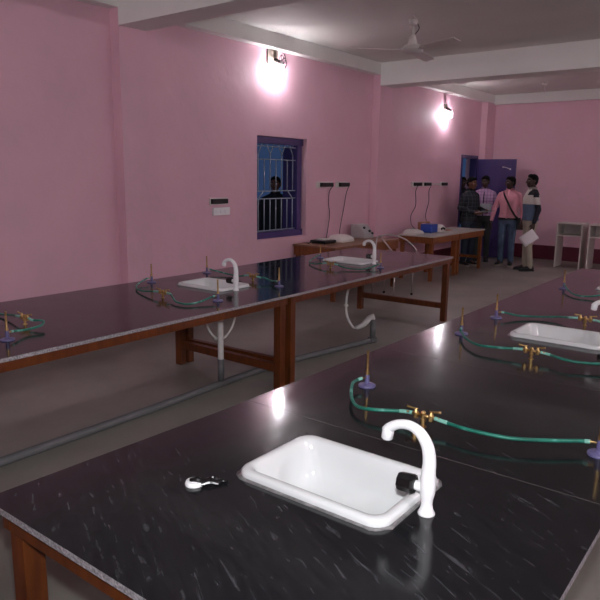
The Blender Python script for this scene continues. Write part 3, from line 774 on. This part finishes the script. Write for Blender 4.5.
def cord(pts, label):
    bm = B(); tube(bm, pts, .005, 7, 6)
    o = obj('power_cord', bm, M['rubber'], None, True); return tag(o, label, 'cord', 'cords hanging from the wall sockets')
X_ = XW+.05
cord([(X_, 7.74, 1.50), (X_-.03, 7.70, 1.42), (X_-.03, 7.69, 1.25), (X_-.03, 7.72, 1.10), (X_-.02, 7.67, .90), (X_-.02, 7.62, .745), (-5.25, 7.38, .739), (-5.2, 7.30, .745)], 'dark cord hanging from the socket nearest the window')
cord([(X_, 8.16, 1.50), (X_-.03, 8.14, 1.38), (X_-.03, 8.09, 1.18), (X_-.03, 8.02, .95), (X_-.02, 7.97, .77), (-5.28, 7.85, .739), (-5.22, 7.74, .75)], 'dark cord hanging from the socket left of the middle pillar')
cord([(X_, 10.40, 1.50), (X_-.03, 10.38, 1.40), (X_-.03, 10.40, 1.15), (X_-.03, 10.24, .98), (X_, 10.22, .82), (-5.12, 10.0, .735), (-5.02, 9.66, .75)], 'dark cord hanging from the first socket above the grey desk')
cord([(X_, 10.92, 1.50), (X_-.03, 10.90, 1.40), (X_-.03, 10.91, 1.20), (X_-.03, 10.82, 1.0), (X_, 10.78, .88), (-5.12, 10.5, .735), (-4.95, 10.30, .76)], 'dark cord hanging above the blue box')

# ------------------------------------------------------------------ pale shelf stands at the end wall
def stand():
    t = thing('shelf_stand', '', 'shelf', group='pale shelf stands at the end wall')
    w, d, h = .46, .45, .84
    for s in (0, 1):
        bm = B(); box(bm, s*(w-.02), s*(w-.02)+.02, 0, d, 0, h-.022, bev=.002); obj('side_panel', bm, M['rack'], t)
    bm = B(); box(bm, -.004, w+.004, -.004, d, h-.022, h, bev=.002); obj('top_board', bm, M['rack'], t)
    bm = B(); box(bm, .02, w-.02, .004, d, .592, .612, bev=.002); obj('shelf', bm, M['rack'], t)
    bm = B(); box(bm, .02, w-.02, d-.012, d, .612, h-.022); obj('back_panel', bm, M['rack'], t)
    return t
s0 = stand(); s0.location = (-3.52, 12.55, 0); s0['label'] = 'pale laminate shelf stand nearest the men by the end wall'
dup(s0, (-2.935, 12.50, 0), 0, 'pale laminate shelf stand cut off by the right edge of the picture')

# ------------------------------------------------------------------ people
def voxel(name, bm, mats, parent, size, fn=None, smooth_it=4):
    me = bpy.data.meshes.new(name); bm.to_mesh(me); bm.free()
    o = bpy.data.objects.new(name, me); C.objects.link(o)
    r = o.modifiers.new('r', 'REMESH'); r.mode = 'VOXEL'; r.voxel_size = size
    s = o.modifiers.new('s', 'SMOOTH'); s.factor = .5; s.iterations = smooth_it
    dg = bpy.context.evaluated_depsgraph_get(); dg.update()
    nm = bpy.data.meshes.new_from_object(o.evaluated_get(dg)); nm.name = name
    o.modifiers.clear(); o.data = nm; bpy.data.meshes.remove(me)
    nm.materials.clear()
    for k_ in mats: nm.materials.append(k_)
    for p in nm.polygons:
        p.use_smooth = True
        p.material_index = fn(p.center) if fn else 0
    if parent: o.parent = parent
    return o

def loft_ell(bm, rows, seg=22):
    rings_mesh(bm, [[Vector((cx+rx*math.cos(2*PI*j/seg), cy+ry*math.sin(2*PI*j/seg), z)) for j in range(seg)] for (z, rx, ry, cx, cy) in rows])

def person(loc, deg, label, h, arms, legs, headyaw, headpitch, mats, hair=1.0, sleeve=1.0, shirt_hem=.86, build=1.0, belt=True, shirt_fn=None):
    """local front is -Y, the figure's left is +X; arms/legs give joints in metres for a 1.70 m figure"""
    camdir = math.atan2(0-loc[0], -(0-loc[1])) if True else 0
    a = math.atan2(-loc[0], loc[1]) - math.radians(deg)
    t = thing('person', label, 'person', loc, a)
    k = h/1.70; bw = build
    V3 = lambda p: Vector(p)*k
    body = B(); shirt = B(); pants = B()
    # torso
    tor = [(.80, .12, .09, 0, .0), (.86, .155, .105, 0, .005), (.93, .165, .112, 0, .008), (1.03, .145, .10, 0, 0), (1.12, .150, .103, 0, -.005), (1.25, .172, .115, 0, -.003), (1.32, .168, .105, 0, .005), (1.375, .132, .085, 0, .01), (1.42, .082, .068, 0, .012), (1.455, .058, .058, 0, .01)]
    loft_ell(body, [(z*k, rx*k*bw, ry*k*bw, cx, cy*k) for z, rx, ry, cx, cy in tor])
    sh = [(z*k, (rx+.016)*k*bw, (ry+.018)*k*bw, cx, cy*k) for z, rx, ry, cx, cy in tor if z >= shirt_hem]
    sh = [(shirt_hem*k, sh[0][1]*1.02, sh[0][2]*1.02, 0, sh[0][4])] + sh[1:-1] + [(1.45*k, .066*k, .066*k, 0, .01*k), (1.468*k, .062*k, .062*k, 0, .008*k)]
    loft_ell(shirt, sh)
    # neck and head
    caps(body, V3((0, .012, 1.42)), V3((0, .004, 1.52)), .054*k, .050*k)
    R_h = Matrix.Rotation(math.radians(headyaw), 3, 'Z') @ Matrix.Rotation(math.radians(headpitch), 3, 'X')
    hc = V3((0, -.012, 1.585))
    H = lambda p: hc + R_h @ (Vector(p)*k)
    ball(body, H((0, .008, .025)), (.074*k, .092*k, .088*k), R_h, 20)
    ball(body, H((0, -.022, -.030)), (.061*k, .068*k, .078*k), R_h, 18)
    ball(body, H((0, -.052, -.083)), (.032*k, .030*k, .024*k), R_h, 12)           # chin
    caps(body, H((0, -.088, .016)), H((0, -.107, -.020)), .0085*k, .0135*k, 10)    # nose
    ball(body, H((.012, -.095, -.024)), .009*k, None, 8); ball(body, H((-.012, -.095, -.024)), .009*k, None, 8)
    caps(body, H((-.020, -.083, -.052)), H((.020, -.083, -.052)), .008*k, .008*k, 8)   # lips
    for s in (-1, 1):
        caps(body, H((s*.014, -.080, .032)), H((s*.044, -.068, .033)), .010*k, .009*k, 8)  # brow
        ball(body, H((s*.075, .008, -.006)), (.010*k, .020*k, .033*k), R_h, 10)            # ear
        ball(body, H((s*.040, -.062, -.018)), .020*k, None, 10)                             # cheek
    # arms
    for s in (-1, 1):
        el, wr, hdir, curl = arms['L' if s > 0 else 'R']
        S_ = V3((s*.168*bw, .008, 1.350)); E_ = V3(el); W_ = V3(wr)
        caps(body, S_, E_, .048*k, .038*k); caps(body, E_, W_, .038*k, .025*k)
        caps(body, V3((s*.075, .012, 1.392)), S_, .048*k, .046*k)
        caps(shirt, V3((s*.075, .012, 1.392)), S_, .058*k, .054*k); caps(shirt, S_, E_, .057*k, .049*k)
        if sleeve > .5: caps(shirt, E_, E_+(W_-E_)*.93, .050*k, .037*k)
        # hand
        d = Vector(hdir).normalized(); side = Vector((0, -1, 0)) if abs(d.z) > .7 else Vector((0, 0, 1))
        side = (side - d*side.dot(d)).normalized(); nrm = d.cross(side)
        if nrm.x*s > 0: nrm = -nrm                                                   # palm faces the body
        P0 = W_; P1 = W_+d*.085*k
        for q in (-.026, -.009, .009, .026):
            caps(body, P0+side*q*.7*k, P1+side*q*k, .014*k, .012*k, 8)
        for i, q in enumerate((.029, .010, -.009, -.027)):
            ln = (.070, .078, .073, .058)[i]*k
            b0 = P1+side*q*k; c1 = curl
            d1 = (d*math.cos(c1*.6)+nrm*math.sin(c1*.6)); d2 = (d*math.cos(c1*1.5)+nrm*math.sin(c1*1.5))
            m1 = b0+d1*ln*.5; caps(body, b0, m1, .0092*k, .0086*k, 8); caps(body, m1, m1+d2*ln*.5, .0086*k, .0075*k, 8)
        tb = P0+side*.022*k+d*.025*k; td = (side*.65+d*.7+nrm*.35).normalized()
        caps(body, tb, tb+td*.038*k, .012*k, .0105*k, 8); caps(body, tb+td*.038*k, tb+td*.038*k+(d*.8+nrm*.5).normalized()*.030*k, .0105*k, .008*k, 8)
    # legs
    loft_ell(pants, [(z*k, (rx+.010)*k*bw, (ry+.012)*k*bw, cx, cy*k) for z, rx, ry, cx, cy in tor if z < 1.0] + [(1.0*k, .152*k*bw, .112*k*bw, 0, .003*k)])
    for s in (-1, 1):
        kn, an = legs['L' if s > 0 else 'R']
        hp = V3((s*.085*bw, .01, .86)); K_ = V3(kn); A_ = V3(an)
        caps(body, hp, K_, .078*k, .050*k); caps(body, K_, A_, .048*k, .034*k)
        caps(pants, hp, K_, .092*k*bw, .066*k); caps(pants, K_, A_+Vector((0, 0, .0)), .064*k, .054*k)
        caps(body, A_, A_+V3((0, -.11, -.045)), .032*k, .026*k)
    def bfn(c):
        q = R_h.transposed() @ (c-hc)/k
        if abs(q.z+.052) < .0065 and q.y < -.072 and abs(q.x) < .024: return 1
        if abs(q.z-.012) < .0045 and q.y < -.055 and .016 < abs(q.x) < .046: return 3 if .024 < abs(q.x) < .037 else 2
        if abs(q.z-.036) < .004 and q.y < -.06 and .012 < abs(q.x) < .05: return 4
        return 0
    voxel('body', body, [mats['skin'], M['lip'], M['eye'], M['iris'], M['hair']], t, .0068, bfn, 3)
    # shirt and trousers
    sf = (lambda c: shirt_fn(c/k)) if shirt_fn else None
    voxel('shirt', shirt, mats['shirt'], t, .0095, sf, 4)
    voxel('trousers', pants, [mats['pants']], t, .0095, None, 4)
    if belt:
        bm = B(); rows = [(z_, .190*k*bw, .139*k*bw, 0, .006*k) for z_ in (shirt_hem*k-.012, shirt_hem*k+.026)]
        loft_ell(bm, rows, 26); obj('belt', bm, M['leather'], t, True, 40)
    # collar
    bm = B(); n = 18; r0 = []; r1 = []; r2 = []
    for j in range(n):
        an = -PI/2 + .42 + (2*PI-.84)*j/(n-1); cs, sn = math.cos(an), math.sin(an)
        r0.append(V3((.060*cs, .010+.060*sn, 1.445))); r1.append(V3((.066*cs, .012+.066*sn, 1.487))); r2.append(V3((.084*cs, .010+.086*sn, 1.447-.012*(1 if j in (0, n-1) else 0))))
    vs = [[bm.verts.new(p) for p in r] for r in (r0, r1, r2)]
    for i in range(2):
        for j in range(n-1): bm.faces.new((vs[i][j], vs[i][j+1], vs[i+1][j+1], vs[i+1][j]))
    bmesh.ops.solidify(bm, geom=bm.faces[:], thickness=.004)
    obj('collar', bm, mats.get('collar', mats['shirt'][0]), t, True)
    if mats.get('placket'):
        bm = B(); rows = []
        for z_ in (shirt_hem+.01, 1.0, 1.1, 1.2, 1.3, 1.38):
            ry_ = [r_ for r_ in tor if r_[0] <= z_+.04][-1][2]
            rows.append(z_)
        tube(bm, [V3((0, -(.125 if z_ < 1.3 else .125-(z_-1.3)*.45)-.008, z_)) for z_ in rows], .009*k, 6, 3); obj('placket', bm, mats['placket'], t, True)
    # hair cap
    hb = B()
    ball(hb, H((0, .016, .038)), (.081*k, .096*k, .086*k), R_h, 22)
    ball(hb, H((0, -.030, .078)), (.060*k, .042*k, (.034+.012*hair)*k), R_h, 14)
    ball(hb, H((0, .045, .005)), (.072*k, .062*k, .085*k), R_h, 16)
    cut = bmesh.ops.bisect_plane(hb, geom=hb.verts[:]+hb.edges[:]+hb.faces[:], plane_co=H((0, -.040, .040)), plane_no=R_h @ Vector((0, -.75, -.66)), clear_outer=True)
    bmesh.ops.holes_fill(hb, edges=[e for e in hb.edges if e.is_boundary])
    ball(hb, H((0, -.030, .088)), (.062*k, .050*k, .030*k), R_h, 14)
    voxel('hair', hb, [M['hair']], t, .0065, None, 2)
    # shoes
    for s in (-1, 1):
        kn, an = legs['L' if s > 0 else 'R']; A_ = V3(an)
        ya = math.radians(s*10); Rz = Matrix.Rotation(ya, 3, 'Z')
        base = Vector((A_.x, A_.y, 0))
        def rw(y, w, z0, z1): return [base + Rz @ (Vector((w*math.cos(2*PI*j/14), 0, 0))*k + Vector((0, y*k, ((z0+z1)/2 + (z1-z0)/2*math.sin(2*PI*j/14))*k))) for j in range(14)]
        bm = B(); rings_mesh(bm, [rw(.075, .022, .02, .07), rw(.06, .034, .016, .10), rw(.02, .038, .016, .115), rw(-.03, .040, .016, .10), rw(-.09, .046, .016, .075), rw(-.14, .044, .016, .058), rw(-.175, .032, .018, .048), rw(-.19, .012, .022, .036)])
        so = obj('shoe', bm, mats.get('shoe', M['shoe']), t, True)
        bm = B(); pts = []
        for (y, w) in ((.085, .018), (.07, .034), (.0, .040), (-.09, .049), (-.15, .045), (-.185, .030), (-.198, .010)): pts.append((y, w))
        loop = [(w, y) for y, w in pts] + [(-w, y) for y, w in pts[::-1]]
        lo = [base + Rz @ (Vector((x, y, 0.001))*k) for x, y in loop]; hi = [base + Rz @ (Vector((x, y, .022))*k) for x, y in loop]
        rings_mesh(bm, [lo, hi]); obj('sole', bm, mats.get('sole', M['shoe']), so)
    return t, a, k

STAND = dict(L=((.095, -.005, .47), (.10, .02, .085)), R=((-.095, -.005, .47), (-.10, .02, .085)))
def hang(s, out=.03, fwd=0.): return ((s*(.225+out), .03+fwd*.4, 1.10), (s*(.235+out*1.4), -.03+fwd, .855), (s*.05, -.12, -1), .55)

def world_pt(t, p): return Matrix.Translation(t.location) @ Matrix.Rotation(t.rotation_euler.z, 4, 'Z') @ Vector(p)

# man in the striped sweater, profile to image left, paper in his left hand
def sweater(c):
    arm = abs(c.x) > .205
    if arm:
        return 0 if c.z > 1.31 else (1 if c.z > 1.19 else 0)
    if c.z > 1.345: return 0 if abs(c.x) > .075 or c.y > .05 else 1
    return 1 if c.z > 1.19 else 2
p4, a4, k4 = person((-3.76, 11.70, 0), 72, 'man in navy, white and slate colour-block sweater and khaki trousers, facing left', 1.72,
    dict(L=((.235, .06, 1.10), (.225, .0, .86), (0, -.15, -1), .9), R=hang(-1)),
    dict(L=((.10, -.02, .47), (.10, .03, .085)), R=((-.09, .0, .47), (-.09, .0, .085))), 8, 0,
    dict(skin=M['skin_dark'], shirt=[M['knit_navy'], M['knit_white'], M['knit_blue']], pants=M['khaki'], collar=M['knit_white'], shoe=M['shoe'], sole=M['shoe']), 1.2, shirt_hem=.90, build=1.05, belt=False, shirt_fn=sweater)
# man in the pink shirt
p3, a3, k3 = person((-4.30, 12.10, 0), 14, 'man in pink shirt, jeans and black cross-body strap, head turned left', 1.68,
    dict(L=hang(1, .03), R=hang(-1, .05)), STAND, -42, 4,
    dict(skin=M['skin_dark'], shirt=[M['pinkshirt']], pants=M['jeans'], sole=M['sole'], placket=M['pinkshirt']), .9, shirt_hem=.90, build=1.02)
p2, a2, k2 = person((-4.91, 12.40, 0), 6, 'man in lavender checked shirt looking down, standing before the purple door', 1.69,
    dict(L=((.25, .02, 1.12), (.14, -.25, 1.08), (-.55, -.8, 0), .7), R=((-.25, .02, 1.12), (-.14, -.25, 1.06), (.55, -.8, 0), .7)), STAND, -14, 14,
    dict(skin=M['skin_dark'], shirt=[M['lav']], pants=M['olive'], placket=M['dark_cloth']), .8, shirt_hem=.90)
p1, a1, k1 = person((-4.87, 11.62, 0), -48, 'man in dark plaid shirt and jeans beside the grey desk, facing right', 1.66,
    dict(L=((.25, .03, 1.12), (.15, -.26, 1.06), (-.35, -.9, .0), .7), R=((-.25, .03, 1.12), (-.15, -.26, 1.04), (.35, -.9, .0), .7)), STAND, 10, 8,
    dict(skin=M['skin'], shirt=[M['plaid']], pants=M['jeans_dark'], sole=M['sole']), 1.0, shirt_hem=.88)
p5, a5, k5 = person((-5.48, 12.62, 0), 0, 'dark figure in the doorway, mostly hidden behind the plaid shirt man', 1.66,
    dict(L=hang(1), R=hang(-1)), STAND, 0, 0, dict(skin=M['skin_dark'], shirt=[M['dark_cloth']], pants=M['olive']), 1.0)
p6, a6, k6 = person((-5.98, 7.20, 0), 5, 'person in dark clothes looking in from outside the barred window', 1.63,
    dict(L=hang(1), R=hang(-1)), STAND, -10, 0, dict(skin=M['skin'], shirt=[M['dark_cloth']], pants=M['olive']), 1.0)

# cross-body strap and bag of the pink shirt man
sg = thing('shoulder_bag', 'small black bag on a strap worn by the man in the pink shirt', 'bag', p3.location, a3)
bm = B()
path = [(-.115, .03, 1.445), (-.10, -.075, 1.415), (-.055, -.128, 1.33), (.01, -.146, 1.22), (.08, -.140, 1.09), (.15, -.09, .97), (.19, -.02, .92)]
pp = catmull([Vector(p)*k3 for p in path], 5)
for sgn_ in (0,):
    rings = []
    for i, p in enumerate(pp):
        d = (pp[min(i+1, len(pp)-1)]-pp[max(i-1, 0)]).normalized(); out = Vector((p.x*.8, p.y-.0, 0)).normalized(); w = d.cross(out).normalized()
        rings.append([p+w*.017+out*.003, p-w*.017+out*.003, p-w*.017-out*.003, p+w*.017-out*.003])
    rings_mesh(bm, rings)
obj('strap', bm, M['leather'], sg)
bm = B(); box(bm, .195, .235, -.11, .07, .70, .92, bev=.012); obj('pouch', bm, M['leather'], sg)
bm = B(); box(bm, .234, .241, -.112, .072, .80, .925, bev=.003); obj('flap', bm, M['leather'], sg)

def sheet(name, c, ax, ay, m, label, cat, n=6, curl=.015, th=.0015):
    bm = B(); ax, ay = Vector(ax), Vector(ay); nz = ax.cross(ay).normalized(); T_ = []; U_ = []
    for i in range(n+1):
        r, q = [], []
        for j in range(n+1):
            u, v = i/n-.5, j/n-.5; p = Vector(c)+ax*u+ay*v+nz*curl*math.cos(u*PI)*(1+.4*v)
            r.append(bm.verts.new(p)); q.append(bm.verts.new(p-nz*th))
        T_.append(r); U_.append(q)
    for i in range(n):
        for j in range(n):
            bm.faces.new((T_[i][j], T_[i+1][j], T_[i+1][j+1], T_[i][j+1])); bm.faces.new((U_[i][j], U_[i][j+1], U_[i+1][j+1], U_[i+1][j]))
    for i in range(n):
        bm.faces.new((T_[i][0], U_[i][0], U_[i+1][0], T_[i+1][0])); bm.faces.new((T_[i][n], T_[i+1][n], U_[i+1][n], U_[i][n]))
        bm.faces.new((T_[0][i], T_[0][i+1], U_[0][i+1], U_[0][i])); bm.faces.new((T_[n][i], U_[n][i], U_[n][i+1], T_[n][i+1]))
    return tag(obj(name, bm, m, None, True), label, cat)
hand4 = world_pt(p4, Vector((.225, -.015, .765))*k4)
vr = Vector((.95, .30, 0))                       # across the line of sight at that spot
c4 = hand4 + vr*(-.05) + Vector((0, 0, -.16)) + Vector((.3, -.95, 0))*.02
sheet('paper_sheet', c4, vr*.22+Vector((0, 0, .17)), vr*-.125+Vector((0, 0, .16)), M['paper'], 'white sheet of paper held low by the man in the sweater', 'paper')
b1 = world_pt(p1, Vector((0, -.36, 1.055))*k1)
fx = Vector((math.cos(a1), math.sin(a1), 0)); fy = Vector((math.sin(a1), -math.cos(a1), 0))
sheet('paper_sheet', b1+Vector((0, 0, .0)), fx*.30, fy*.22+Vector((0, 0, .05)), M['paper_grey'], 'grey papers held open by the man in the plaid shirt', 'paper', curl=.01, th=.012)
b2 = world_pt(p2, Vector((.02, -.37, 1.10))*k2)
fx = Vector((math.cos(a2), math.sin(a2), 0)); fy = Vector((math.sin(a2), -math.cos(a2), 0))
sheet('paper_sheet', b2, fx*.32, fy*.14+Vector((0, 0, -.13)), M['paper_grey'], 'pale papers held by the man in the lavender shirt', 'paper', curl=.006, th=.01)

# ------------------------------------------------------------------ light, world, camera
w = bpy.data.worlds.new('dusk'); S.world = w; w.use_nodes = True
bg = w.node_tree.nodes['Background']; bg.inputs['Color'].default_value = (.22, .42, 1.0, 1); bg.inputs['Strength'].default_value = .10

fl = bpy.data.lights.new('camera_flash', 'SPOT'); fl.shadow_soft_size = .03; fl.spot_size = math.radians(88); fl.spot_blend = .65; fl.energy = 170; fl.color = (.94, .97, 1)
fo = bpy.data.objects.new('camera_flash', fl); C.objects.link(fo)

yaw, pit, rol = -.652892, -.192597, .0130892
f = Vector((math.sin(yaw)*math.cos(pit), math.cos(yaw)*math.cos(pit), math.sin(pit))); r = Vector((math.cos(yaw), -math.sin(yaw), 0)); u = r.cross(f)
c_, s_ = math.cos(rol), math.sin(rol); right = c_*r+s_*u; up = c_*u-s_*r
cam = bpy.data.cameras.new('camera'); co = bpy.data.objects.new('camera', cam); C.objects.link(co)
mw = Matrix((right, up, -f)).transposed().to_4x4(); mw.translation = (0, 0, 1.65)
co.matrix_world = mw; cam.sensor_width = 36; cam.lens = 638.47/600*36; cam.clip_start = .02
S.camera = co
fm = mw.copy(); fm.translation = Vector((0, 0, 1.65)) + up*.13; fo.matrix_world = fm

S.view_settings.view_transform = 'Standard'; S.view_settings.look = 'None'; S.view_settings.gamma = 1; S.view_settings.use_curve_mapping = False
S.view_settings.exposure = 0.0
